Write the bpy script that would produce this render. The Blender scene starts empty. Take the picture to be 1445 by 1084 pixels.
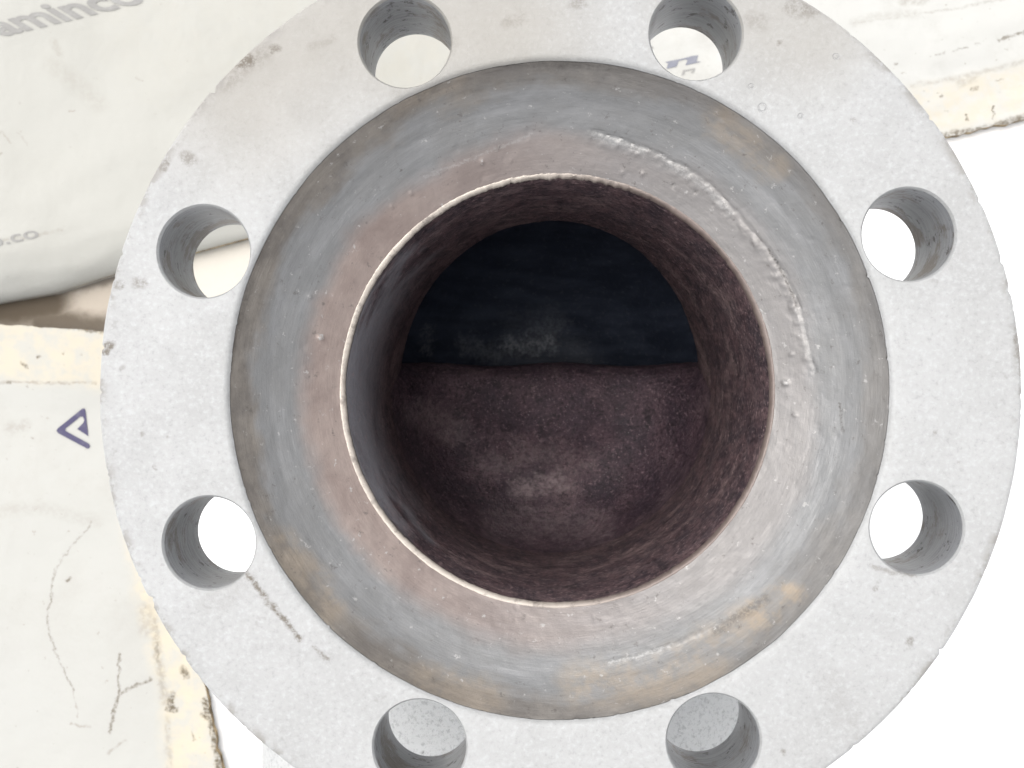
import bpy, bmesh, math, random
from mathutils import Vector, Matrix, noise

random.seed(7)
S = bpy.context.scene
COL = S.collection
PI = math.pi

# ------------------------------------------------------------------ camera
ZF = 0.415                      # height of the flange face above the ground
FPX, W0, H0 = 1930.0, 1445.0, 1084.0
D0 = 0.43                       # camera depth of the flange centre
VX, VY = 751.0, 575.0           # where the flange axis vanishes
CX, CY = 788.0, 549.0           # the flange centre in the photo
dv = Vector(((VX - W0/2)/FPX, -(VY - H0/2)/FPX, -1)).normalized()
yc = (Vector((0, 1, 0)) - dv*dv.y).normalized()
zc = -dv
xc = yc.cross(zc)
RM = Matrix((xc, yc, zc))       # camera space -> world
cam_loc = Vector((0, 0, ZF)) - RM @ (Vector(((CX - W0/2)/FPX, -(CY - H0/2)/FPX, -1))*D0)
cd = bpy.data.cameras.new('camera'); cam = bpy.data.objects.new('camera', cd); COL.objects.link(cam)
cam.matrix_world = Matrix.Translation(cam_loc) @ RM.to_4x4()
cd.sensor_width = 36; cd.lens = 36*FPX/W0; cd.clip_start = 0.01; cd.clip_end = 200
cd.dof.use_dof = True; cd.dof.focus_distance = 0.48; cd.dof.aperture_fstop = 32
S.camera = cam

def at(px, py, z=0.0):
    """point of the photo -> the place on the level z where it stands"""
    d = RM @ Vector(((px - W0/2)/FPX, -(py - H0/2)/FPX, -1))
    return cam_loc + d*((z - cam_loc.z)/d.z)

# ------------------------------------------------------------------ light
SUN_EL, SUN_AZ = math.radians(70), math.radians(138)      # azimuth from +X towards +Y
w = bpy.data.worlds.new('World'); S.world = w; w.use_nodes = True
wn = w.node_tree.nodes; wl = w.node_tree.links
sky = wn.new('ShaderNodeTexSky'); sky.sky_type = 'NISHITA'; sky.sun_disc = False
sky.sun_elevation = SUN_EL; sky.sun_rotation = PI/2 - SUN_AZ
sky.air_density = 0.7; sky.dust_density = 3.0; sky.ozone_density = 0.6
bg = wn['Background']; bg.inputs[1].default_value = 0.15
hs = wn.new('ShaderNodeHueSaturation'); hs.inputs['Saturation'].default_value = 0.16     # overcast: a nearly white sky
wl.new(sky.outputs[0], hs.inputs['Color']); wl.new(hs.outputs[0], bg.inputs[0])
sd = bpy.data.lights.new('sun', 'SUN'); sd.energy = 0.65; sd.angle = math.radians(60); sd.color = (1, .955, .88)
so = bpy.data.objects.new('sun', sd); COL.objects.link(so)
sv = Vector((math.cos(SUN_EL)*math.cos(SUN_AZ), math.cos(SUN_EL)*math.sin(SUN_AZ), math.sin(SUN_EL)))
so.rotation_euler = sv.to_track_quat('Z', 'Y').to_euler(); so.location = sv*3
S.view_settings.view_transform = 'Standard'; S.view_settings.look = 'None'
S.view_settings.exposure = 1.25; S.view_settings.gamma = 1.0

# ------------------------------------------------------------------ object helpers
def tag(o, label=None, cat=None, group=None, kind=None):
    for k, v in (('label', label), ('category', cat), ('group', group), ('kind', kind)):
        if v: o[k] = v
    return o

def obj(name, me, mat=None, parent=None, smooth=None):
    if isinstance(me, bmesh.types.BMesh):
        bm = me; me = bpy.data.meshes.new(name); bm.to_mesh(me); bm.free()
    o = bpy.data.objects.new(name, me); COL.objects.link(o)
    if mat:
        if not me.materials: me.materials.append(mat)
        else: me.materials[0] = mat
    if parent: o.parent = parent
    if smooth is not None:
        me.polygons.foreach_set('use_smooth', [True]*len(me.polygons))
        me.set_sharp_from_angle(angle=math.radians(smooth))
    return o

def lathe(prof, n, fn=None, closed=False, axis='Z'):
    """revolve (r, z) pairs about Z; fn(x, y, z, a, k) may move a vertex"""
    vs, fs = [], []
    m = len(prof)
    for i in range(n):
        a = 2*PI*i/n; c, s = math.cos(a), math.sin(a)
        for k, (r, z) in enumerate(prof):
            if fn: r, z = fn(r, z, a, k)
            vs.append((r*c, r*s, z))
    mm = m if closed else m - 1
    for i in range(n):
        j = (i + 1) % n
        for k in range(mm):
            k2 = (k + 1) % m
            fs.append((i*m + k, j*m + k, j*m + k2, i*m + k2))
    me = bpy.data.meshes.new('lathe'); me.from_pydata(vs, [], fs); me.update()
    return me

def fbm(x, y, z, o=3):
    v, a, t = 0.0, 1.0, 0.0
    for i in range(o):
        v += a*noise.noise(Vector((x, y, z))); t += a
        x *= 2.1; y *= 2.1; z *= 2.1; a *= .5
    return v/t

def lerp_prof(pts, step):
    out = []
    for (r0, z0), (r1, z1) in zip(pts, pts[1:]):
        n = max(1, int(math.hypot(r1 - r0, z1 - z0)/step))
        for i in range(n): out.append((r0 + (r1 - r0)*i/n, z0 + (z1 - z0)*i/n))
    out.append(pts[-1]); return out

# ------------------------------------------------------------------ material helpers
class Mat:
    def __init__(s, name):
        s.m = bpy.data.materials.new(name); s.m.use_nodes = True
        s.nt = s.m.node_tree; s.N = s.nt.nodes; s.b = s.N['Principled BSDF']
        s.co = s.N.new('ShaderNodeTexCoord').outputs['Object']
        s._flat = None; s._pol = None
    def put(s, sock, v):
        if isinstance(v, bpy.types.NodeSocket): s.nt.links.new(v, sock)
        elif v is not None: sock.default_value = v
    def math(s, op, a, b=None, c=None, clamp=False):
        n = s.N.new('ShaderNodeMath'); n.operation = op; n.use_clamp = clamp
        for i, v in enumerate((a, b, c)): s.put(n.inputs[i], v)
        return n.outputs[0]
    def vec(s, op, a, b=None, sc=None):
        n = s.N.new('ShaderNodeVectorMath'); n.operation = op
        s.put(n.inputs[0], a); s.put(n.inputs[1], b)
        if sc is not None: s.put(n.inputs['Scale'], sc)
        return n.outputs['Value'] if op in ('DOT_PRODUCT', 'LENGTH', 'DISTANCE') else n.outputs[0]
    def noise(s, scale, detail=4, rough=.6, v=None, dist=0):
        n = s.N.new('ShaderNodeTexNoise'); s.put(n.inputs['Vector'], v or s.co)
        n.inputs['Scale'].default_value = scale; n.inputs['Detail'].default_value = detail
        n.inputs['Roughness'].default_value = rough; n.inputs['Distortion'].default_value = dist
        return n.outputs['Fac']
    def spots(s, scale, size, v=None):
        n = s.N.new('ShaderNodeTexVoronoi'); s.put(n.inputs['Vector'], v or s.co)
        n.inputs['Scale'].default_value = scale
        return s.ramp(n.outputs['Distance'], size, 0)
    def ramp(s, f, lo, hi, a=0.0, b=1.0):          # smoothstep from lo to hi
        n = s.N.new('ShaderNodeMapRange'); n.interpolation_type = 'SMOOTHSTEP'
        s.put(n.inputs[0], f)
        for i, v in ((1, lo), (2, hi), (3, a), (4, b)): s.put(n.inputs[i], v)
        return n.outputs[0]
    def mix(s, f, a, b):
        n = s.N.new('ShaderNodeMix'); n.data_type = 'RGBA'
        s.put(n.inputs[0], f)
        for k, v in ((6, a), (7, b)):
            if isinstance(v, tuple): v = (*v, 1)[:4]
            s.put(n.inputs[k], v)
        return n.outputs[2]
    def flat(s):
        if s._flat is None: s._flat = s.vec('MULTIPLY', s.co, (1, 1, 0))
        return s._flat
    def polar(s):
        """(unit direction in the plane, radius, height) of the point"""
        if s._pol is None:
            f = s.flat(); s._pol = (s.vec('NORMALIZE', f), s.vec('LENGTH', f))
        return s._pol
    def swirl(s, around, across):
        """noise coordinates stretched round the axis"""
        d, r = s.polar()
        sp = s.N.new('ShaderNodeSeparateXYZ'); s.put(sp.inputs[0], s.co)
        q = s.math('ADD', s.math('MULTIPLY', r, across), s.math('MULTIPLY', sp.outputs[2], across*.8))
        cb = s.N.new('ShaderNodeCombineXYZ'); s.put(cb.inputs[2], q)
        return s.vec('ADD', s.vec('SCALE', d, sc=around), cb.outputs[0])
    def capsule(s, p, a, b):
        ab = Vector(b) - Vector(a)
        if ab.length < 1e-7: return s.vec('DISTANCE', p, tuple(a))
        pa = s.vec('SUBTRACT', p, tuple(a))
        h = s.math('DIVIDE', s.vec('DOT_PRODUCT', pa, tuple(ab)), ab.length_squared, clamp=True)
        return s.vec('LENGTH', s.vec('SUBTRACT', pa, s.vec('SCALE', tuple(ab), sc=h)))
    def marks(s, lines, wob=.002, nscale=90, p=None, even=False):
        """mask of wear and shading marks; each line = (list of points, radius, softness, strength)"""
        p = p or s.flat()
        n = s.N.new('ShaderNodeTexNoise'); s.put(n.inputs['Vector'], s.co)
        n.inputs['Scale'].default_value = nscale; n.inputs['Detail'].default_value = 5; n.inputs['Roughness'].default_value = .7
        off = s.vec('SCALE', s.vec('MULTIPLY', s.vec('SUBTRACT', n.outputs['Color'], (.5, .5, .5)), (1, 1, 0)), sc=wob*2)
        p = s.vec('ADD', p, off)
        brk = 1.0 if even else s.ramp(s.noise(nscale*2.3, 3, .7), .34, .62, .2, 1)
        tot = None
        for pts, r, soft, k in lines:
            segs = list(zip(pts, pts[1:])) or [(pts[0], pts[0])]
            d = None
            for a, b in segs:
                c = s.capsule(p, a, b); d = c if d is None else s.math('MINIMUM', d, c)
            f = s.math('MULTIPLY', s.ramp(d, r, r + soft, k, 0), brk)
            tot = f if tot is None else s.math('MAXIMUM', tot, f)
        return tot
    def bump(s, h, dist, strength=1.0, prev=None):
        n = s.N.new('ShaderNodeBump'); s.put(n.inputs['Height'], h)
        n.inputs['Distance'].default_value = dist; n.inputs['Strength'].default_value = strength
        if prev: s.put(n.inputs['Normal'], prev)
        return n.outputs[0]
    def done(s, col, rough=.5, metal=0.0, normal=None, spec=None):
        if isinstance(col, tuple): col = (*col, 1)[:4]
        s.put(s.b.inputs['Base Color'], col); s.put(s.b.inputs['Roughness'], rough)
        s.put(s.b.inputs['Metallic'], metal)
        if normal: s.put(s.b.inputs['Normal'], normal)
        if spec is not None: s.b.inputs['Specular IOR Level'].default_value = spec
        return s.m

def fpt(px, py):                # flange-face mark
    p = at(px, py, ZF); return (p.x, p.y, 0)

# ------------------------------------------------------------------ the ground
def m_ground():
    m = Mat('pale_concrete')
    c = m.mix(m.noise(9, 5), (.84, .84, .84), (.90, .90, .895))
    g = lambda *q: [tuple(at(x, y, 0).xy) + (0,) for x, y in q]
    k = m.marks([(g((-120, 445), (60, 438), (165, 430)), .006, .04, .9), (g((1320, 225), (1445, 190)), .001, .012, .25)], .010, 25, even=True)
    c = m.mix(k, c, (.34, .29, .23))  # mud, with the shade in the gap and below the torn edge painted in
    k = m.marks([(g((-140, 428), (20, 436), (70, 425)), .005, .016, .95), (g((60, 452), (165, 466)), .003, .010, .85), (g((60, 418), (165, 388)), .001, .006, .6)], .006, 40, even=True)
    c = m.mix(k, c, (.075, .058, .04))  # deeper shade of the gap between the sheets, painted dark brown
    k = m.marks([(g((270, 380), (380, 375)), .02, .02, .8)], .006, 40, even=True)
    c = m.mix(k, c, (.43, .395, .33))
    return m.done(c, .85, 0, m.bump(m.noise(300, 4), .0006), .2)
bm = bmesh.new()
bmesh.ops.create_grid(bm, x_segments=4, y_segments=4, size=60)
tag(obj('ground', bm, m_ground()), kind='structure')

# ------------------------------------------------------------------ the valve
valve = bpy.data.objects.new('valve', None); COL.objects.link(valve); valve.empty_display_size = .1
tag(valve, 'silver grey steel valve with a flange of eight holes around a dark rusty bore', 'valve')

R_OUT, T_FL = .1452, .045
R_BC, R_HOLE = .1202, .0145
HOLE_A = [math.radians(23.8 + 45*k) for k in range(8)]
R_EDGE, Z_EDGE = .1042, ZF - .0015     # outer edge of the bare dished seat
R_BORE, Z_RIM = .0707, ZF - .0254

def edge_jag(a):
    c, s = math.cos(a), math.sin(a)
    j = .00045*fbm(c*5, s*5, 3) - .0016*max(0, fbm(c*48, s*48, 9, 3) - .22)
    return j

def m_flange():
    m = Mat('silver_paint')
    d, r = m.polar()
    big = m.noise(14, 5, .6); fine = m.noise(620, 4, .7); mid = m.noise(75, 4, .6)
    c = m.mix(m.ramp(big, .35, .68), (.315, .316, .312), (.345, .347, .344))
    c = m.mix(m.ramp(mid, .45, .75, 0, .35), c, (.28, .28, .274))
    c = m.mix(m.ramp(fine, .48, .72, 0, .6), c, (.40, .405, .41)); c = m.mix(m.ramp(fine, .46, .30, 0, .5), c, (.25, .25, .248))
    c = m.mix(m.ramp(m.noise(170, 3, .6), .68, .76, 0, .4), c, (.22, .215, .205))
    # warm dust towards the top of the face
    f = fpt
    warm = m.marks([([f(330, 110), f(480, 20), f(700, 40)], .002, .05, .7), ([f(1020, 10), f(1150, 40)], .002, .03, .5)], .012, 12, even=True)
    c = m.mix(warm, c, (.26, .243, .213))
    L = [
        ([f(338, 88), f(352, 84)], .0006, .0035, 1), ([f(318, 118), f(345, 92), f(372, 76)], .0005, .0045, .4),
        ([f(262, 221), f(268, 224)], .0008, .0022, .6), ([f(236, 229), f(228, 238)], .0005, .0016, .8),
        ([f(193, 400), f(200, 400)], .0007, .0018, .6), ([f(165, 403), f(170, 402)], .0006, .0016, .6),
        ([f(148, 495), f(155, 486)], .0010, .0012, .95), ([f(384, 70), f(390, 68)], .0004, .0016, .8),
        ([f(440, 66), f(458, 60), f(470, 55)], .0000, .0028, .25),
        ([f(347, 806), f(372, 842), f(398, 870), f(424, 903)], .0002, .0013, .95), ([f(444, 916), f(462, 929)], .0001, .0011, .7),
        ([f(715, 32), f(735, 26)], .0001, .003, .35), ([f(810, 6), f(820, 4)], .0004, .0022, .5),
        ([f(1118, 10), f(1145, 14)], .0004, .004, .6), ([f(1060, 28), f(1072, 32)], .0005, .004, .3),
        ([f(1100, 60)], .0002, .0012, .6), ([f(1206, 170)], .0002, .0013, .5), ([f(1438, 478), f(1440, 500)], .0008, .0016, .8),
        ([f(1236, 830)], .0003, .0011, .6), ([f(1283, 905)], .0004, .0016, .6), ([f(1170, 960), f(1200, 1015)], .0005, .007, .12),
        ([f(1230, 800), f(1260, 808), f(1290, 812)], .0002, .0012, .45), ([f(1105, 1062)], .0003, .0012, .6),
        ([f(1320, 610)], .0002, .001, .5), ([f(1352, 652)], .0001, .001, .5), ([f(200, 612)], .0002, .001, .6),
        ([f(236, 616)], .0001, .001, .6), ([f(172, 520)], .0003, .0012, .35), ([f(218, 660)], .0002, .001, .5),
        ([f(345, 820), f(300, 850)], .001, .006, .15), ([f(640, 60), f(560, 128)], .0004, .003, .25)]
    k = m.marks(L, .0016, 320)
    c = m.mix(k, c, (.115, .098, .078))
    # ring shaped dimples in the paint
    rim = None
    for x, y, q in ((1076, 152, .0012), (1130, 164, .0007), (1180, 80, .0008), (1060, 122, .0007)):
        dd = m.math('ABSOLUTE', m.math('SUBTRACT', m.vec('DISTANCE', m.flat(), f(x, y)), q))
        e = m.ramp(dd, .0001, .0004, 1, 0); rim = e if rim is None else m.math('MAXIMUM', rim, e)
    c = m.mix(m.math('MULTIPLY', rim, .35), c, (.28, .28, .28))
    # bare grey rim of dirt where the edge is knocked
    wear = m.math('MULTIPLY', m.ramp(r, R_OUT - .004, R_OUT - .0004), m.ramp(m.noise(110, 4, .7), .48, .62, 0, .85))
    c = m.mix(wear, c, (.22, .21, .195))
    nb = m.bump(fine, .00025, .8); nb = m.bump(m.noise(160, 3), .0004, .35, nb); nb = m.bump(m.math('MULTIPLY', rim, -1), .0003, .7, nb)
    return m.done(c, m.ramp(mid, .3, .7, .50, .62), .0, nb, .4)

def m_hole():
    m = Mat('bored_steel')
    sp = m.N.new('ShaderNodeSeparateXYZ'); m.put(sp.inputs[0], m.co)
    z = sp.outputs[2]
    st = m.N.new('ShaderNodeMapping'); m.put(st.inputs[0], m.co); st.inputs['Scale'].default_value = (60, 60, 900)
    rings = m.noise(1, 3, .6, st.outputs[0])
    c = m.mix(m.noise(60, 4), (.27, .275, .285), (.38, .385, .395))
    c = m.mix(m.ramp(rings, .42, .66, 0, .55), c, (.20, .205, .21))
    c = m.mix(m.ramp(m.noise(190, 5, .75), .57, .65, 0, .9), c, (.06, .052, .046))
    c = m.mix(m.ramp(m.noise(46, 5, .75), .49, .62, 0, .85), c, (.17, .145, .118))
    nb = m.bump(rings, .0005, .7); nb = m.bump(m.noise(260, 4, .7), .0005, .7, nb)
    return m.done(c, .5, .25, nb)

M_FL, M_HOLE = m_flange(), m_hole()

def arc(cx, cz, r, a0, a1, n):
    return [(cx + r*math.cos(a0 + (a1 - a0)*i/n), cz + r*math.sin(a0 + (a1 - a0)*i/n)) for i in range(n + 1)]

def flange_mesh(full=True):
    """flange disc with the side of the neck, then eight holes cut through it"""
    p = [(R_EDGE + .0006, ZF - .0065), (R_EDGE - .0002, Z_EDGE), (R_EDGE + .0003, ZF - .0007), (R_EDGE + .0009, ZF - .0002), (R_EDGE + .0017, ZF)]
    p += [(.110, ZF), (.115, ZF), (.120, ZF), (.128, ZF), (.136, ZF), (.141, ZF)]
    p += arc(R_OUT - .0016, ZF - .0016, .0016, PI/2, 0, 5)
    p += [(R_OUT + .0001, ZF - .015), (R_OUT, ZF - .03), (R_OUT - .0005, ZF - T_FL + .0015), (R_OUT - .002, ZF - T_FL), (.115, ZF - T_FL), (.0780, ZF - T_FL), (.0780, ZF - .037), (.0930, ZF - .030), (.1030, ZF - .014)]
    def fn(r, z, a, k):
        c, s = math.cos(a), math.sin(a)
        if k < 4: r += edge_jag(a)*(1, 1, .7, .3)[k]
        if r > R_OUT - .0017 and z > ZF - .02:
            q = fbm(c*40, s*40, z*60, 3)
            r += .00025*fbm(c*9, s*9, 1) - .0024*max(0, q - .20)*2
        return r, z
    me = lathe(p, 900, fn, closed=True)
    o = obj('flange', me)
    bm = bmesh.new()
    for a in HOLE_A:
        cx, cy = R_BC*math.cos(a), R_BC*math.sin(a)
        prof = [(0, ZF + .04), (R_HOLE + .0009, ZF + .04), (R_HOLE + .0009, ZF + .0004), (R_HOLE + .0004, ZF - .0003), (R_HOLE, ZF - .0012)]
        prof += [(R_HOLE, ZF - T_FL - .006), (0, ZF - T_FL - .006)]
        n = 96; rings = []
        for r, z in prof:
            if r == 0: rings.append([bm.verts.new((cx, cy, z))]); continue
            rings.append([bm.verts.new((cx + r*math.cos(2*PI*i/n), cy + r*math.sin(2*PI*i/n), z)) for i in range(n)])
        for A, B in zip(rings, rings[1:]):
            for i in range(n):
                j = (i + 1) % n
                if len(A) == 1: bm.faces.new((A[0], B[i], B[j]))
                elif len(B) == 1: bm.faces.new((A[i], B[0], A[j]))
                else: bm.faces.new((A[i], B[i], B[j], A[j]))
    bmesh.ops.recalc_face_normals(bm, faces=bm.faces)
    cut = obj('cutter', bm)
    b2 = bmesh.new(); b2.from_mesh(o.data); bmesh.ops.recalc_face_normals(b2, faces=b2.faces); b2.to_mesh(o.data); b2.free()
    md = o.modifiers.new('b', 'BOOLEAN'); md.operation = 'DIFFERENCE'; md.object = cut; md.solver = 'EXACT'
    dg = bpy.context.evaluated_depsgraph_get()
    nm = bpy.data.meshes.new_from_object(o.evaluated_get(dg))
    o.modifiers.clear(); bpy.data.objects.remove(cut)
    old = o.data; o.data = nm; nm.name = 'flange'; bpy.data.meshes.remove(old)
    return o

fl = flange_mesh(); fl.parent = valve
# each hole's bare wall becomes a part of its own
bm = bmesh.new(); bm.from_mesh(fl.data)
walls = [[] for _ in HOLE_A]
for f in bm.faces:
    c = f.calc_center_median()
    if ZF - T_FL < c.z < ZF - .0010 and abs(f.normal.z) < .5:
        for i, a in enumerate(HOLE_A):
            if math.hypot(c.x - R_BC*math.cos(a), c.y - R_BC*math.sin(a)) < R_HOLE + .0008: walls[i].append(f)
for fs in walls:
    b2 = bmesh.new(); vm = {}
    for f in fs:
        for v in f.verts:
            if v not in vm: vm[v] = b2.verts.new(v.co)
        b2.faces.new([vm[v] for v in f.verts])
    obj('bolt_hole', b2, M_HOLE, fl, 40)
bmesh.ops.delete(bm, geom=[f for fs in walls for f in fs], context='FACES')
bm.to_mesh(fl.data); bm.free()
fl.data.materials.clear(); fl.data.materials.append(M_FL)
fl.data.polygons.foreach_set('use_smooth', [True]*len(fl.data.polygons)); fl.data.set_sharp_from_angle(angle=math.radians(32))

# --- dished seat: bare turned steel running down to the bore
BEV = [(R_EDGE - .0003, Z_EDGE - .0002), (.1026, ZF - .0033), (.0990, ZF - .0072), (.0930, ZF - .0125), (.0850, ZF - .0178), (.0722, ZF - .0252)]
def bev_pt(px, py):                       # photo point -> (x, y) on the bevel
    z = ZF - .012
    for _ in range(6):
        p = at(px, py, z); r = math.hypot(p.x, p.y)
        for (r0, z0), (r1, z1) in zip(BEV, BEV[1:]):
            if r1 <= r <= r0: z = z0 + (z1 - z0)*(r0 - r)/(r0 - r1)
    return p
BUMPS = [(bev_pt(x, y), q, h) for x, y, q, h in (
    (1108, 541, .0009, .0011), (1117, 500, .0007, .0007), (1122, 586, .0006, .0007), (950, 262, .0005, -.0008), (982, 271, .0005, -.0008),
    (1006, 290, .0004, -.0007), (1030, 308, .0004, -.0006), (452, 477, .0008, .0008), (437, 419, .0006, .0006), (680, 229, .0007, .0007),
    (721, 228, .0004, .0005), (878, 244, .0007, .0006), (906, 246, .0007, .0006), (580, 273, .0006, .0006), (553, 292, .0005, .0006), (430, 520, .0004, .0004))]
RIDGE = [bev_pt(x, y) for x, y in ((838, 188), (878, 200), (915, 214), (958, 236), (1000, 262), (1040, 305), (1078, 350), (1106, 390), (1122, 428), (1133, 470), (1146, 522))]
RIDGE2 = [bev_pt(x, y) for x, y in ((860, 935), (900, 926), (950, 910), (1000, 888))]
def seg_d(p, q):
    best, side = 9, 0
    for a, b in zip(q, q[1:]):
        ab = (b - a).xy; pa = (p - a).xy
        t = max(0, min(1, pa.dot(ab)/ab.length_squared)); d = (pa - ab*t).length
        if d < best: best = d; side = 1 if p.xy.length > (a.xy + ab*t).length else -1
    return best, side
def bevel_fn(r, z, a, k):
    c, s = math.cos(a), math.sin(a)
    if k == 0: return r + edge_jag(a), z
    x, y = r*c, r*s; p = Vector((x, y, 0))
    h = .00045*fbm(c*7, s*7, r*90, 3) + .00006*fbm(c*22, s*22, r*500, 3) + .00010*fbm(x*420, y*420, 5, 3) - .0008*max(0, fbm(x*260, y*260, 9, 2) - .38)
    if -.8 < a - 2*PI*(a > PI) < 1.7:
        d, sd_ = seg_d(p, RIDGE)
        j = .0009*fbm(x*230, y*230, 3, 3)
        d2 = d*sd_ + j
        h += (.0001 + .0012*max(-.1, fbm(x*420, y*420, 6, 3)))*math.exp(-((d2 + .0013)/.0014)**2) - .0005*math.exp(-((d2 - .0007)/.0004)**2)
    elif a > 4:
        d, sd_ = seg_d(p, RIDGE2)
        h += .0004*math.exp(-(d/.0006)**2)*max(0, .4 + fbm(x*600, y*600, 8, 2)*2)
    for q, w_, hh in BUMPS:
        e = ((x - q.x)**2 + (y - q.y)**2)/w_**2
        if e < 6: h += hh*math.exp(-e)
    edge = min(1, (R_EDGE - r)/.002)*min(1, max(0, (r - .0722)/.0012))
    return r - h*.5*edge, z + h*.85*edge

def m_bevel():
    m = Mat('ground_steel')
    d, r = m.polar()
    sw = m.swirl(5, 170); sw2 = m.swirl(11, 900); sw3 = m.swirl(3, 45)
    wob = m.math('SUBTRACT', m.noise(1, 4, .6, sw3), .5)
    rr = m.math('ADD', r, m.math('MULTIPLY', wob, .022))
    rr2 = m.math('ADD', r, m.math('MULTIPLY', m.math('SUBTRACT', m.noise(22, 4, .65), .5), .016))
    c = m.mix(m.ramp(m.noise(1, 4, .6, sw), .35, .7), (.178, .179, .178), (.222, .223, .224))
    c = m.mix(m.ramp(m.noise(1, 4, .7, sw2), .45, .75, 0, .18), c, (.27, .27, .268))
    c = m.mix(m.ramp(m.noise(48, 5, .65), .40, .68, 0, .5), c, (.188, .185, .180))
    sc = m.noise(1, 3, .7, m.swirl(3, 5200))
    c = m.mix(m.ramp(sc, .54, .72, 0, .16), c, (.33, .33, .33)); c = m.mix(m.ramp(sc, .46, .30, 0, .22), c, (.085, .085, .085))
    red = m.ramp(rr2, .0885, .0800)
    sp = m.N.new('ShaderNodeSeparateXYZ'); m.put(sp.inputs[0], d)
    side = m.ramp(sp.outputs[0], -.9, .6, .9, .22)                # the rust film is heavier on the left of the neck
    redc = m.mix(m.ramp(m.noise(45, 4, .65), .35, .65), (.205, .155, .136), (.275, .218, .192))
    c = m.mix(m.math('MULTIPLY', red, side), c, redc)
    c = m.mix(m.math('MULTIPLY', red, m.ramp(sp.outputs[0], .2, .8, 0, .45)), c, (.225, .216, .208))
    brown = m.ramp(rr, .0955, .1010)
    bc = m.mix(m.ramp(m.noise(60, 5, .7), .35, .65), (.125, .108, .092), (.205, .18, .152))
    c = m.mix(m.math('MULTIPLY', brown, m.ramp(sp.outputs[0], -.6, .9, .8, .35)), c, bc)
    f = lambda *q: [(lambda p: (p.x, p.y, 0))(bev_pt(x, y)) for x, y in q]
    tan = m.marks([(f((1065, 868), (1115, 835)), .0015, .0045, .95), (f((1000, 905), (1060, 872)), .002, .006, .55), (f((820, 965), (920, 960), (1000, 930)), .002, .008, .6),
                   (f((395, 760), (420, 800), (470, 860)), .001, .006, .55), (f((600, 960), (690, 985)), .002, .006, .45), (f((1010, 170), (1060, 205), (1090, 235)), .0015, .005, .5),
                   (f((385, 280), (450, 210)), .001, .005, .5), (f((560, 150), (640, 118)), .001, .005, .35)], .005, 60)
    c = m.mix(tan, c, (.29, .24, .185))
    bright = m.marks([(f((838, 190), (878, 202), (908, 214)), .0004, .0012, .5), (f((945, 232), (1000, 266), (1030, 300)), .0004, .0013, .45), (f((1128, 440), (1142, 500)), .0006, .0014, .3),
                      (f((860, 935), (900, 926), (950, 910)), .0000, .0007, .7), (f((600, 250), (680, 218), (750, 190)), .0000, .0008, .35), (f((1108, 541)), .0004, .0005, .7), (f((452, 477)), .0006, .0005, .9),
                      (f((437, 419)), .0003, .0004, .7), (f((680, 229)), .0003, .0004, .7)], .0022, 520)
    c = m.mix(bright, c, (.36, .355, .345))
    dark = m.marks([(f((1085, 352), (1108, 392), (1124, 430)), .0001, .0006, .9), (f((1185, 570), (1189, 610)), .0001, .0005, .7), (f((950, 262)), .0002, .0006, .7), (f((982, 271)), .0002, .0006, .7), (f((1034, 310)), .0001, .0005, .6),
                    (f((1080, 845), (1010, 890)), .0004, .002, .5), (f((700, 95), (900, 100)), .0006, .003, .5), (f((415, 210), (365, 330), (345, 450)), .0006, .003, .45)], .0011, 420)
    c = m.mix(dark, c, (.07, .065, .06))
    c = m.mix(m.ramp(m.noise(300, 5, .75), .60, .70, 0, .6), c, (.085, .076, .068))
    c = m.mix(m.ramp(m.noise(330, 3, .7, m.vec('ADD', m.co, (.3, .1, .2))), .64, .73, 0, .6), c, (.40, .39, .375))
    nb = m.bump(m.noise(1, 4, .7, sw2), .0003, .4); nb = m.bump(m.noise(420, 4, .65), .0003, .5, nb)
    return m.done(c, m.ramp(m.noise(30, 3), .3, .7, .36, .52), .35, nb)
obj('dished_seat', lathe(lerp_prof(BEV, .00065), 1000, bevel_fn), m_bevel(), valve, 60)

# --- rim (root face) round the bore
def rim_jag(a, n_):
    c, s = math.cos(a), math.sin(a)
    top = math.exp(-((a - PI/2)/.45)**2)
    return .00040*fbm(c*6, s*6, n_, 3) + (.00025 + .0008*top)*fbm(c*45, s*45, n_ + 4, 3)
RIM = [(.0745, Z_RIM - .0005), (.0730, Z_RIM - .0001), (.0724, Z_RIM + .0003), (.0719, Z_RIM + .0003), (.0713, Z_RIM - .0001), (R_BORE + .0001, Z_RIM - .0010), (R_BORE, Z_RIM - .0024)]
def rim_fn(r, z, a, k):
    if k == 0: return r, z
    wide = .0002*math.cos(a - PI)*(1 if k in (4, 5, 6) else 0)     # a little wider on the left
    return r + rim_jag(a, 2 if k > 3 else 7)*(1 if k > 1 else .3) - wide*.6, z + .4*rim_jag(a, 5)
def m_rim():
    m = Mat('worn_root_face')
    d, r = m.polar(); sp = m.N.new('ShaderNodeSeparateXYZ'); m.put(sp.inputs[0], d)
    c = m.mix(m.ramp(sp.outputs[0], -.35, .55), (.44, .395, .345), (.155, .122, .108))  # paler on the left: gleam of the rim put into the colour
    c = m.mix(m.ramp(m.noise(60, 5, .75), .5, .72, 0, .55), c, (.19, .155, .135)); c = m.mix(m.ramp(m.noise(200, 4, .75), .52, .66, 0, .6), c, (.13, .11, .10))
    return m.done(c, .42, .15, m.bump(m.noise(500, 3), .0003, .5))
obj('bore_rim', lathe(RIM, 720, rim_fn), m_rim(), valve, 60)

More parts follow.
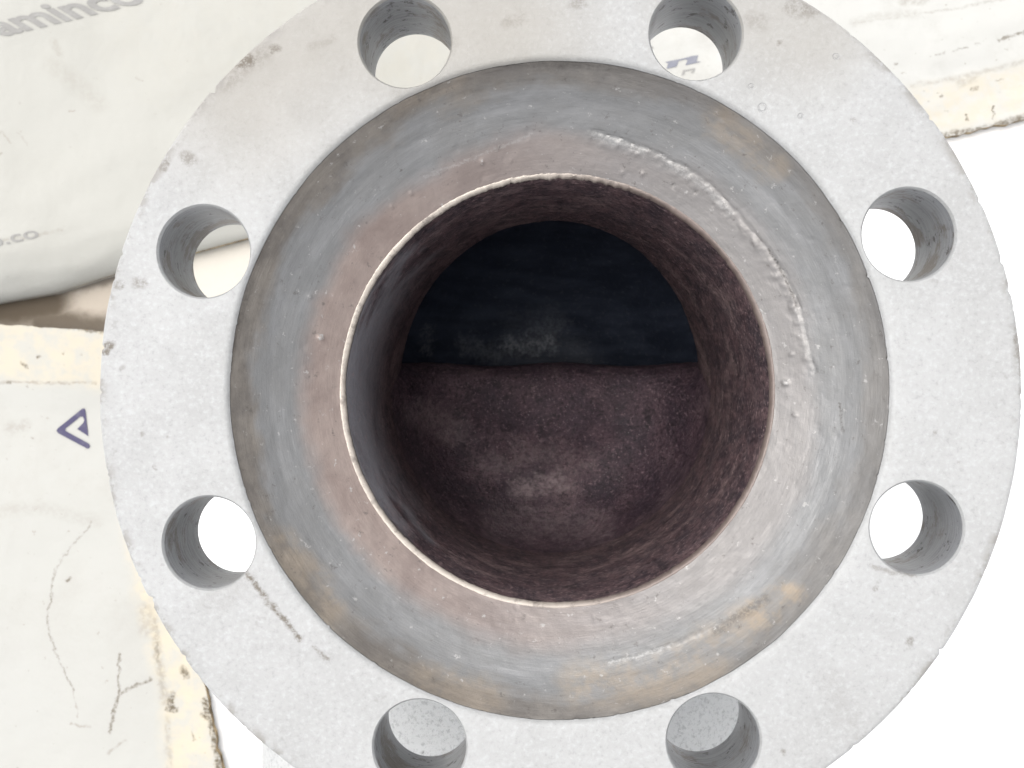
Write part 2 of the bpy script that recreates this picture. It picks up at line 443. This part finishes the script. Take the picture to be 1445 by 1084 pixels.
# --- bore wall, cut short above the dark chamber
Z_SH = ZF - .229                           # level of the partition's edge
Y_SH = .0147
def bore_end(a):
    s = math.sin(a)
    if s < -.02: return Z_SH - .012
    return Z_SH + .091*max(0, s)**1.5
NB = 90
def bore_fn(r, z, a, k):
    t = k/(NB - 1); c, s = math.cos(a), math.sin(a)
    z = (Z_RIM - .0015) + (bore_end(a) - Z_RIM + .0015)*t
    rr = R_BORE + .0006*t + .0005*fbm(c*4, s*4, z*30, 3) + .00022*fbm(c*30, s*30, z*500, 2)
    if k < 4: rr = rr*(k/4) + (R_BORE + rim_jag(a, 2) - .0003*math.cos(a - PI))*(1 - k/4)
    if k > NB - 4: rr += .0004*(k - NB + 4)**1.6
    return rr, z
def m_rust(name, a, b, hi, sw=(6, 70), rough=(.42, .7), k=1.0, grey=False, extra=None):
    m = Mat(name)
    s1 = m.swirl(*sw) if sw[0] else m.vec('SCALE', m.co, sc=55)
    s2 = m.swirl(sw[0]*5, sw[1]*5) if sw[0] else m.vec('SCALE', m.co, sc=190)
    c = m.mix(m.ramp(m.noise(1, 5, .65, s1), .32, .68), a, b)
    c = m.mix(m.ramp(m.noise(1, 4, .7, s2), .5, .75, 0, .7), c, tuple(v*.45 for v in a))
    c = m.mix(m.ramp(m.noise(38, 5, .7), .5, .68, 0, .7*k), c, hi)
    c = m.mix(m.ramp(m.noise(120, 5, .75), .52, .66, 0, .75), c, tuple(v*.35 for v in a))
    gr = m.noise(620, 4, .8)
    c = m.mix(m.ramp(gr, .48, .38, 0, .8), c, tuple(v*.3 for v in a))
    if grey:                                   # left of the bore: brightness of the lit wall painted in grey
        sp = m.N.new('ShaderNodeSeparateXYZ'); m.put(sp.inputs[0], m.polar()[0])
        e = m.math('ADD', sp.outputs[0], m.math('MULTIPLY', m.math('SUBTRACT', m.noise(40, 4, .65), .5), .8))
        zz = m.N.new('ShaderNodeSeparateXYZ'); m.put(zz.inputs[0], m.co)
        c = m.mix(m.math('MULTIPLY', m.ramp(e, -.62, -.98, 0, .85), m.ramp(zz.outputs[2], ZF - .17, ZF - .05)), c, (.36, .36, .385))
    if extra: c = extra(m, c)
    sk = m.spots(640, .24)
    c = m.mix(m.math('MULTIPLY', sk, m.ramp(m.noise(300, 2), .5, .62, 0, .45)), c, (.62, .56, .55))
    c = m.mix(m.ramp(gr, .56, .66, 0, .7), c, tuple(v*1.8 for v in hi))
    nb = m.bump(gr, .0010, .9); nb = m.bump(m.noise(160, 5, .7), .0016, .7, nb)
    return m.done(c, m.ramp(m.noise(90, 3), .3, .7, *rough), 0, nb, .55)
M_BORE = m_rust('scaled_bore', (.050, .034, .042), (.140, .086, .090), (.25, .175, .17), (13, 50), grey=True)
obj('bore_wall', lathe([(R_BORE, 0)]*NB, 480, bore_fn), M_BORE, valve, 70)

# --- partition: scooped rusty shelf closing the lower half of the bore
def part_mesh():
    NA, NR = 150, 90
    vs, fs = [], []
    R = R_BORE + .001
    for i in range(NA + 1):                       # across the bore
        u = -1 + 2*i/NA
        x = R*math.sin(u*PI/2)
        yb = -math.sqrt(max(0, R*R - x*x))
        ye = Y_SH + .0009*math.sin(x*95 + 1) + .0005*fbm(x*120, 0, 2, 2)
        for j in range(NR + 1):
            t = j/NR; t = 1 - (1 - t)**1.25
            y = ye + (yb - ye)*t
            rho = min(1, math.hypot(x, y)/R)
            q = max(0, (rho - .48)/.52)
            rise = .062*(1 - math.sqrt(max(0, 1 - min(1, q)**2)))
            if y > 0: rise *= max(0, 1 - y/Y_SH*.75)
            z = Z_SH - .010*(1 - math.exp(-((ye - y)/.038)**2)) + rise
            z += .0085*math.exp(-((x - .002)/.024)**2 - ((y + .013)/.020)**2)            # swelling in the middle
            z -= .0065*math.exp(-((x + .047)/.013)**2 - ((y + .015)/.016)**2)            # pocket at the left
            z += .0012*fbm(x*70, y*70, 4, 3) + .0005*fbm(x*260, y*260, 2, 3)
            z -= .009*math.exp(-(ye - y)/.0045)                                          # rounded edge
            vs.append((x, y, z))
        for dz in (.02, .06):                     # its far side, dropping into the chamber
            vs.append((x, ye + .001, Z_SH - dz))
    m = NR + 3
    order = [NR + 2, NR + 1] + list(range(NR + 1))
    for i in range(NA):
        for p, q in zip(order, order[1:]):
            fs.append((i*m + p, i*m + q, (i + 1)*m + q, (i + 1)*m + p))
    me = bpy.data.meshes.new('partition'); me.from_pydata(vs, [], fs); me.update()
    b = bmesh.new(); b.from_mesh(me); bmesh.ops.remove_doubles(b, verts=b.verts, dist=1e-6); bmesh.ops.recalc_face_normals(b, faces=b.faces); b.to_mesh(me); b.free()
    return me
def part_shading(m, c):
    g = lambda *q: [(lambda p: (p.x, p.y, 0))(at(x, y, Z_SH)) for x, y in q]
    k = m.marks([(g((735, 688), (790, 682)), .0006, .009, .65), (g((690, 660), (760, 640), (830, 655)), .0006, .009, .28), (g((600, 585), (640, 610)), .002, .010, .4), (g((700, 730), (840, 735)), .002, .010, .35)], .012, 150)
    c = m.mix(k, c, (.33, .26, .265))  # highlight on the fillet and lit pockets, painted lighter
    k = m.marks([(g((572, 590), (590, 640), (640, 690), (700, 715)), .001, .009, .75), (g((870, 560), (890, 620), (850, 690)), .001, .010, .6), (g((645, 590), (660, 650)), .0005, .006, .5), (g((770, 622)), .002, .006, .5)], .006, 90)
    return m.mix(k, c, (.036, .028, .036))  # shade of the fold and creases, painted dark
M_PART = m_rust('rusty_casting', (.048, .030, .043), (.100, .060, .074), (.145, .098, .108), (0, 0), (.38, .62), extra=part_shading)
obj('partition', part_mesh(), M_PART, valve, 60)

# --- the chamber behind it
CH = [(.0738, ZF - .122), (.078, ZF - .122), (.090, ZF - .135), (.102, ZF - .165), (.106, ZF - .21), (.100, ZF - .265), (.086, ZF - .302), (.066, ZF - .332), (.040, ZF - .352), (.0005, ZF - .362)]
def ch_fn(r, z, a, k):
    c, s = math.cos(a), math.sin(a)
    return r + .002*fbm(c*3, s*3, z*20)*(r > .08), z + .002*fbm(r*c*40, r*s*40, 3)
def m_chamber():
    m = Mat('blue_black_scale')
    st = m.N.new('ShaderNodeMapping'); m.put(st.inputs[0], m.co); st.inputs['Scale'].default_value = (40, 160, 40)
    c = m.mix(m.ramp(m.noise(1, 4, .6, st.outputs[0]), .35, .7), (.030, .038, .062), (.056, .069, .104))
    c = m.mix(m.ramp(m.noise(420, 3, .75), .55, .72, 0, .5), c, (.14, .15, .18))
    q = lambda *w_: [(lambda p: (p.x, p.y, 0))(at(x, y, ZF - .35)) for x, y in w_]
    k = m.marks([(q((715, 486), (775, 484)), .0005, .008, .9), (q((755, 465), (785, 460)), .0005, .009, .45), (q((660, 490), (700, 500)), .001, .008, .5), (q((610, 470), (608, 500)), .0005, .004, .5), (q((720, 455), (780, 445)), .0005, .010, .18)], .014, 230)
    c = m.mix(k, c, (.27, .285, .32))  # dimly lit patch of the chamber floor, painted paler
    return m.done(c, .5, 0, m.bump(m.noise(200, 4), .0008, .5))
obj('inner_chamber', lathe(lerp_prof(CH, .006), 160, ch_fn), m_chamber(), valve, 60)

# --- cast body below the flange, and the outlet towards the bottom of the picture
def m_cast():
    m = Mat('silver_casting')
    fine = m.noise(480, 5, .8)
    c = m.mix(m.noise(30, 5), (.60, .605, .60), (.70, .705, .70))
    c = m.mix(m.ramp(fine, .50, .62, 0, .6), c, (.36, .365, .365))
    c = m.mix(m.ramp(m.noise(140, 2), .70, .76, 0, .8), c, (.12, .12, .115))
    return m.done(c, .6, .1, m.bump(fine, .003, .9))
M_CAST = m_cast()
BODY = [(.096, ZF - T_FL - .0005), (.092, ZF - .07), (.096, ZF - .10), (.112, ZF - .14), (.120, ZF - .19), (.120, ZF - .25), (.112, ZF - .31), (.098, ZF - .36), (.085, ZF - .395), (.080, .004), (.078, .0005), (.0005, .0005)]
obj('body_casting', lathe(lerp_prof(BODY, .008), 160, lambda r, z, a, k: (r + .0015*fbm(math.cos(a)*4, math.sin(a)*4, z*30), z)), M_CAST, valve, 50)
ZO = ZF - .268
def along_y(me, y0):                        # turn a lathed mesh so its axis runs towards -Y
    me.transform(Matrix.Translation((-.004, y0, ZO)) @ Matrix.Rotation(PI/2, 4, 'X')); me.update(); return me
obj('outlet_neck', along_y(lathe([(.104, 0), (.101, .008), (.101, .014), (.107, .020)], 160), -.094), M_CAST, valve, 50)
OUT = [(.060, .001), (.110, .001), (.1376, .001), (.1392, .0025), (.1392, .090), (.1380, .092), (.090, .092), (.090, .096), (.056, .096), (.056, .001)]
obj('outlet_flange', along_y(lathe(lerp_prof(OUT, .01), 220, lambda r, z, a, k: (r + .0004*fbm(math.cos(a)*9, math.sin(a)*9, z*50), z), closed=False), -.1125), M_CAST, valve, 40)

# ------------------------------------------------------------------ the packaging sheets
def sheet_obj(name, mat, px_uv, zfun, nu, nv, th, label, cat, jag=None, group=None):
    """solid sheet: px_uv(u, v) gives the photo point, zfun(u, v) the height of its top"""
    c0 = at(*px_uv(.5, .5), 0); loc = Vector((c0.x, c0.y, 0))
    vs, fs = [], []
    for lay in (0, 1):
        for i in range(nu + 1):
            for j in range(nv + 1):
                u, v = i/nu, j/nv
                x, y = px_uv(u, v); z = zfun(u, v)
                p = at(x, y, z)
                zz = z if lay == 0 else max(.0006, z - th)
                vs.append((p.x - loc.x, p.y - loc.y, zz))
    m = nv + 1; L = (nu + 1)*m
    for i in range(nu):
        for j in range(nv):
            a, b, c, d = i*m + j, (i + 1)*m + j, (i + 1)*m + j + 1, i*m + j + 1
            fs.append((a, d, c, b)); fs.append((L + a, L + b, L + c, L + d))
    top = len(fs)
    for i in range(nu):
        for j in (0, nv):
            a, b = i*m + j, (i + 1)*m + j; fs.append((a, b, L + b, L + a) if j == 0 else (b, a, L + a, L + b))
    for j in range(nv):
        for i in (0, nu):
            a, b = i*m + j, i*m + j + 1; fs.append((b, a, L + a, L + b) if i == 0 else (a, b, L + b, L + a))
    me = bpy.data.meshes.new(name); me.from_pydata(vs, [], fs); me.update()
    b = bmesh.new(); b.from_mesh(me); bmesh.ops.recalc_face_normals(b, faces=b.faces); b.to_mesh(me); b.free()
    o = obj(name, me, mat[0], None, 50); o.location = loc
    me.materials.append(mat[1])
    for p in me.polygons:
        if p.index >= top: p.material_index = 1
    tag(o, label, cat, group)
    return o

def m_torn():
    m = Mat('torn_edge')
    c = m.mix(m.ramp(m.noise(130, 5, .7), .35, .62), (.085, .06, .032), (.40, .31, .19))
    return m.done(c, .9, 0, m.bump(m.noise(300, 4), .002, .7), .1)
M_TORN = m_torn()

def m_sheet(name, loc, cream_lines, dark=(), faint=(), dimming=None, warm=(.385, .382, .358)):
    m = Mat(name)
    c = m.mix(m.noise(11, 5, .6), tuple(v*.955 for v in warm), tuple(v*1.03 for v in warm))
    c = m.mix(m.ramp(m.noise(14, 6, .75), .48, .72, 0, .55), c, (.335, .322, .29)); c = m.mix(m.ramp(m.noise(7, 5, .7), .5, .7, 0, .4), c, (.41, .41, .395))
    g = lambda q: [tuple((at(x, y, 0) - loc).xy) + (0,) for x, y in q]
    cr = m.marks([(g(p), r, s_, k) for p, r, s_, k in cream_lines], .006, 35)
    c = m.mix(cr, c, (.47, .42, .325))
    c = m.mix(m.math('MULTIPLY', m.ramp(m.noise(240, 4, .65), .665, .72), .7), c, (.26, .24, .20))
    if dimming: c = m.mix(m.marks([(g(p), r, s_, k) for p, r, s_, k in dimming], .05, 14, even=True), c, (.33, .325, .295))  # less lit part of the sheet, its shade painted into the colour
    fa = m.marks([(g(p), r, s_, k) for p, r, s_, k in faint], .003, 130)
    c = m.mix(fa, c, (.225, .20, .165))
    dk = m.marks([(g(p), r, s_, k) for p, r, s_, k in dark], .0035, 210)
    c = m.mix(dk, c, (.10, .078, .048))
    nb = m.bump(m.noise(16, 4), .005, .5); nb = m.bump(m.noise(200, 3), .0003, .4, nb)
    return m.done(c, .55, 0, nb, .3)

# sheet at the lower left: cream margins, one ragged edge towards the flange
def rag(t, k, s=1.0): return s*(5*fbm(t*9, k, 0, 4) + 4*fbm(t*40, k, 5, 3))
def lo_uv(u, v):                       # u 0..1 left to right, v 0..1 top to bottom
    yt = 438 + 32*u
    y = yt + (1170 - yt)*v
    xr = 182 + (y - 470)*.214
    x = -300 + (xr + 300)*u
    x += rag(v, 1)*max(0, (u - .93)/.07); y += rag(u*2, 7, .5)*max(0, 1 - v/.02)
    return x, y
def lo_z(u, v): return .0065 + .002*fbm(u*3, v*3, 1, 2) + .006*max(0, 1 - v*6)*u + .004*math.exp(-((1 - u)/.05)**2)*v
c0 = at(*lo_uv(.5, .5), 0); c0 = Vector((c0.x, c0.y, 0))
ms = m_sheet('white_board', c0,
    [([(-200, 462), (60, 490), (175, 500)], .017, .010, .75), ([(190, 560), (225, 800), (262, 960), (282, 1150)], .010, .012, .9)],
    [([(82, 800), (76, 850), (72, 880), (84, 920), (98, 950), (110, 972)], .0001, .0009, .6), ([(135, 735), (110, 765), (90, 790), (80, 815)], .0001, .0008, .4),
     ([(174, 920), (172, 950), (172, 978)], .0003, .0009, .75), ([(171, 980), (164, 1005), (158, 1030)], .0003, .0012, .8), ([(174, 976), (192, 966), (216, 956)], .0003, .0012, .75),
     ([(244, 985), (246, 995)], .0012, .0018, 1), ([(240, 998), (252, 998)], .0006, .0014, 1), ([(248, 975), (246, 990)], .0003, .002, .9), ([(263, 942), (266, 948)], .0012, .0022, .9),
     ([(294, 985), (302, 1010), (308, 1040), (314, 1075), (322, 1110)], .0011, .0022, 1), ([(290, 1005), (296, 1008)], .0006, .0015, 1), ([(276, 1030), (278, 1040)], .0002, .001, .8), ([(-100, 441), (30, 449), (140, 466), (180, 471)], .0010, .002, .9),
     ([(60, 506), (64, 504)], .0002, .001, .9), ([(38, 513), (44, 517)], .0002, .0015, .8), ([(17, 540), (20, 541)], .0002, .0012, .9), ([(44, 546)], .0001, .001, .7), ([(76, 541)], .0001, .001, .7), ([(97, 500)], .0001, .0012, .9),
     ([(100, 817), (104, 815)], .0002, .0012, .8), ([(50, 618)], .0001, .001, .7), ([(225, 905), (226, 930)], .0002, .0012, .5)],
    [([(-50, 541), (140, 541)], .0002, .0012, .6), ([(222, 870), (228, 930), (236, 985)], .0004, .004, .55), ([(240, 1010), (243, 1084)], .0004, .003, .4), ([(210, 860), (212, 885)], .002, .006, .35),
     ([(40, 600), (20, 605)], .0006, .006, .35), ([(104, 1017), (132, 1024)], .0002, .001, .6), ([(155, 1060), (180, 1042)], .0002, .001, .55), ([(108, 970), (115, 1010)], .0001, .0006, .5), ([(0, 720), (60, 715), (140, 735)], .0006, .006, .2)])
lo = sheet_obj('packaging_sheet', (ms, M_TORN), lo_uv, lo_z, 150, 200, .0058,
    'flat white sheet with cream ragged margins and a small navy triangle mark', 'packaging sheet', group='white printed packaging sheets under the valve')

# sheet along the top: puffed and rolled under at the left, flat with a torn cream margin at the right
def up_edge(x):
    pts = [(-400, 510), (0, 428), (80, 414), (160, 388), (350, 336), (1310, 199), (1445, 169), (1900, 75)]
    for (x0, y0), (x1, y1) in zip(pts, pts[1:]):
        if x0 <= x <= x1: return y0 + (y1 - y0)*(x - x0)/(x1 - x0)
    return pts[-1][1]
def puff(x): return max(0, min(1, (700 - x)/700))
def up_uv(u, v):                        # v = 0 at the visible lower edge
    x = -380 + 2200*u
    ye = up_edge(x)
    v2 = v**1.8
    y = ye - (ye + 380)*v2
    k = max(0, min(1, (x - 700)/300))
    y += rag(u*5, 11, 1.1)*k*max(0, 1 - v/.05)
    return x, y
def up_z(u, v):
    x = -380 + 2200*u
    h = .007 + .026*puff(x)
    t = (v**1.8)*(up_edge(x) + 380)/95          # 95 px deep rounding of the rolled edge
    rnd = math.sqrt(max(0, 1 - (1 - min(1, t))**2))
    k = puff(x)**.5
    z = h*(1 - k) + h*k*(.12 + .88*rnd)
    return z + .0045*fbm(u*8, v*4, 3, 3)*min(1, v*4)
c1 = at(*up_uv(.5, .5), 0); c1 = Vector((c1.x, c1.y, 0))
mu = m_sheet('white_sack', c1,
    [([(1100, 200), (1310, 160), (1445, 130), (1800, 55)], .010, .012, .65), ([(560, 85), (610, 85)], .02, .02, .45), ([(240, 60), (380, 30)], .02, .04, .2)], warm=(.44, .437, .415), dimming=[([(-200, 150), (250, 180), (620, 90)], .07, .10, .75)], dark=  # cream spot behind the bolt hole and the dimmer left hold painted shade
    [([(1398, 153), (1396, 170)], .0002, .0007, .9), ([(1360, 165), (1359, 173)], .0004, .0009, 1), ([(1290, 205), (1340, 193), (1390, 184), (1445, 171), (1500, 160)], .0010, .0024, .9), ([(1415, 178), (1440, 171)], .002, .002, .9),
     ([(1322, 139), (1326, 138)], .0004, .001, .7), ([(1366, 130), (1375, 127)], .0003, .001, .6), ([(1402, 61), (1418, 56), (1445, 49)], .0003, .001, .75), ([(1316, 81), (1328, 79)], .0001, .0008, .5), ([(1340, 76), (1360, 71)], .0001, .0008, .6), ([(1372, 68), (1378, 67)], .0001, .0007, .5), ([(1258, 94), (1262, 94)], .0001, .001, .6), ([(1403, 116), (1412, 114)], .0002, .001, .6)],
    faint=[([(1285, 124), (1350, 112), (1445, 90), (1600, 58)], .0002, .0025, .4), ([(1200, 38), (1240, 26), (1290, 25)], .0003, .004, .25), ([(1200, 38), (1290, 25), (1360, 14), (1445, -2)], .0001, .0012, .4), ([(1270, 5), (1300, 3)], .001, .004, .5), ([(1350, 120), (1370, 112)], .0008, .004, .4),
     ([(210, 124), (217, 128)], .0002, .0007, .6), ([(24, 206), (30, 200), (42, 216)], .0002, .0009, .45), ([(50, 200), (62, 214)], .0002, .0009, .3), ([(0, 236), (30, 229)], .0001, .0008, .6), ([(100, 78), (108, 96)], .0006, .003, .3),
     ([(120, 170), (126, 169)], .0002, .0008, .55), ([(30, 347), (60, 345), (110, 332)], .0002, .0018, .4), ([(0, 358), (16, 366)], .001, .004, .35), ([(100, 110), (160, 160)], .001, .008, .2)])
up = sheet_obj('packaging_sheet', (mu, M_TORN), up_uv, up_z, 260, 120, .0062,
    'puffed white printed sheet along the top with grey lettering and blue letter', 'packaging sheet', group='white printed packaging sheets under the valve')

# --- printing on the sheets: thin ink films lying on the surface
def m_ink(name, col, worn=.25):
    m = Mat(name)
    c = m.mix(m.ramp(m.noise(160, 4, .7), .45, .75, 0, worn), col, (.33, .33, .315))
    return m.done(c, .6, 0, None, .3)
def lo_height(x, y):
    yt = 454
    u = (x + 300)/(182 + (y - 470)*.214 + 300); v = (y - 438 - 32*u)/(1170 - 438 - 32*u)
    return lo_z(min(1, max(0, u)), min(1, max(0, v)))
def up_height(x, y):
    u = (x + 380)/2200; ye = up_edge(x)
    return up_z(u, max(0, min(1, (ye - y)/(ye + 380)))**(1/1.8))
def printed(name, polys, mat, parent, hfun, lift=.0004):
    bm = bmesh.new()
    for poly in polys:
        q = []
        for (x, y) in poly:
            p = at(x, y, hfun(x, y) + lift) - parent.location
            q.append(bm.verts.new(p))
        bm.faces.new(q)
    bmesh.ops.triangulate(bm, faces=bm.faces)
    for f in bm.faces:
        f.normal_update()
        if f.normal.z < 0: f.normal_flip()
    return obj(name, bm, mat, parent)
def crop(k, ox, oy, pts): return [(ox + x/k, oy + y/k) for x, y in pts]
navy = m_ink('navy_ink', (.058, .052, .105), .15)
blue = m_ink('slate_blue_ink', (.185, .19, .225), .3)
grey = m_ink('grey_ink', (.235, .23, .22), .5)
pale = m_ink('pale_grey_ink', (.26, .255, .245), .3)
printed('triangle_mark', [crop(7.225, 40, 540, [(288, 485), (300, 466), (548, 266), (568, 260), (580, 275), (612, 548), (498, 473), (560, 410), (570, 380), (556, 350), (530, 347), (380, 468), (378, 492), (615, 620), (630, 645), (622, 670), (602, 675), (305, 517), (291, 500)])], navy, lo, lo_height)
printed('lettering', [crop(9.03, 900, 20, q) for q in ([(345, 610), (530, 572), (495, 668), (365, 697), (388, 625)], [(530, 574), (600, 560), (690, 533), (772, 524), (748, 603), (812, 607), (606, 652), (634, 590), (606, 574), (520, 600)])], blue, up, up_height)
printed('lettering', [crop(9.03, 900, 20, q) for q in ([(120, 368), (202, 425), (150, 466), (60, 480), (40, 380)],)], grey, up, up_height)
printed('lettering', [crop(9.03, 900, 20, q) for q in ([(575, 715), (612, 708), (590, 772), (556, 780)], [(612, 712), (700, 690), (735, 688), (712, 745), (678, 750), (700, 712), (608, 728)])], pale, up, up_height)

def text_print(txt, O, eu, ev, mat, parent, hfun, bold):
    """letters set along eu (photo px per em) with their height along ev"""
    cu = bpy.data.curves.new('t', 'FONT'); cu.body = txt; cu.size = 1; cu.offset = bold; cu.resolution_u = 6
    t = bpy.data.objects.new('t', cu); COL.objects.link(t)
    dg = bpy.context.evaluated_depsgraph_get()
    me = bpy.data.meshes.new_from_object(t.evaluated_get(dg))
    bpy.data.objects.remove(t)
    for v in me.vertices:
        x = O[0] + v.co.x*eu[0] + v.co.y*ev[0]; y = O[1] + v.co.x*eu[1] + v.co.y*ev[1]
        v.co = at(x, y, hfun(x, y) + .0004) - parent.location
    me.update()
    b = bmesh.new(); b.from_mesh(me)
    bmesh.ops.recalc_face_normals(b, faces=b.faces)
    for f in b.faces:
        f.normal_update()
        if f.normal.z < 0: f.normal_flip()
    b.to_mesh(me); b.free()
    me.materials.clear()
    return obj('lettering', me, mat, parent)
text_print('aminco', (3, 51), (71, -17.2), (-54, -33), grey, up, up_height, .03)
text_print('o.co', (-15, 350), (41, -9), (-12, -22), grey, up, up_height, .012)
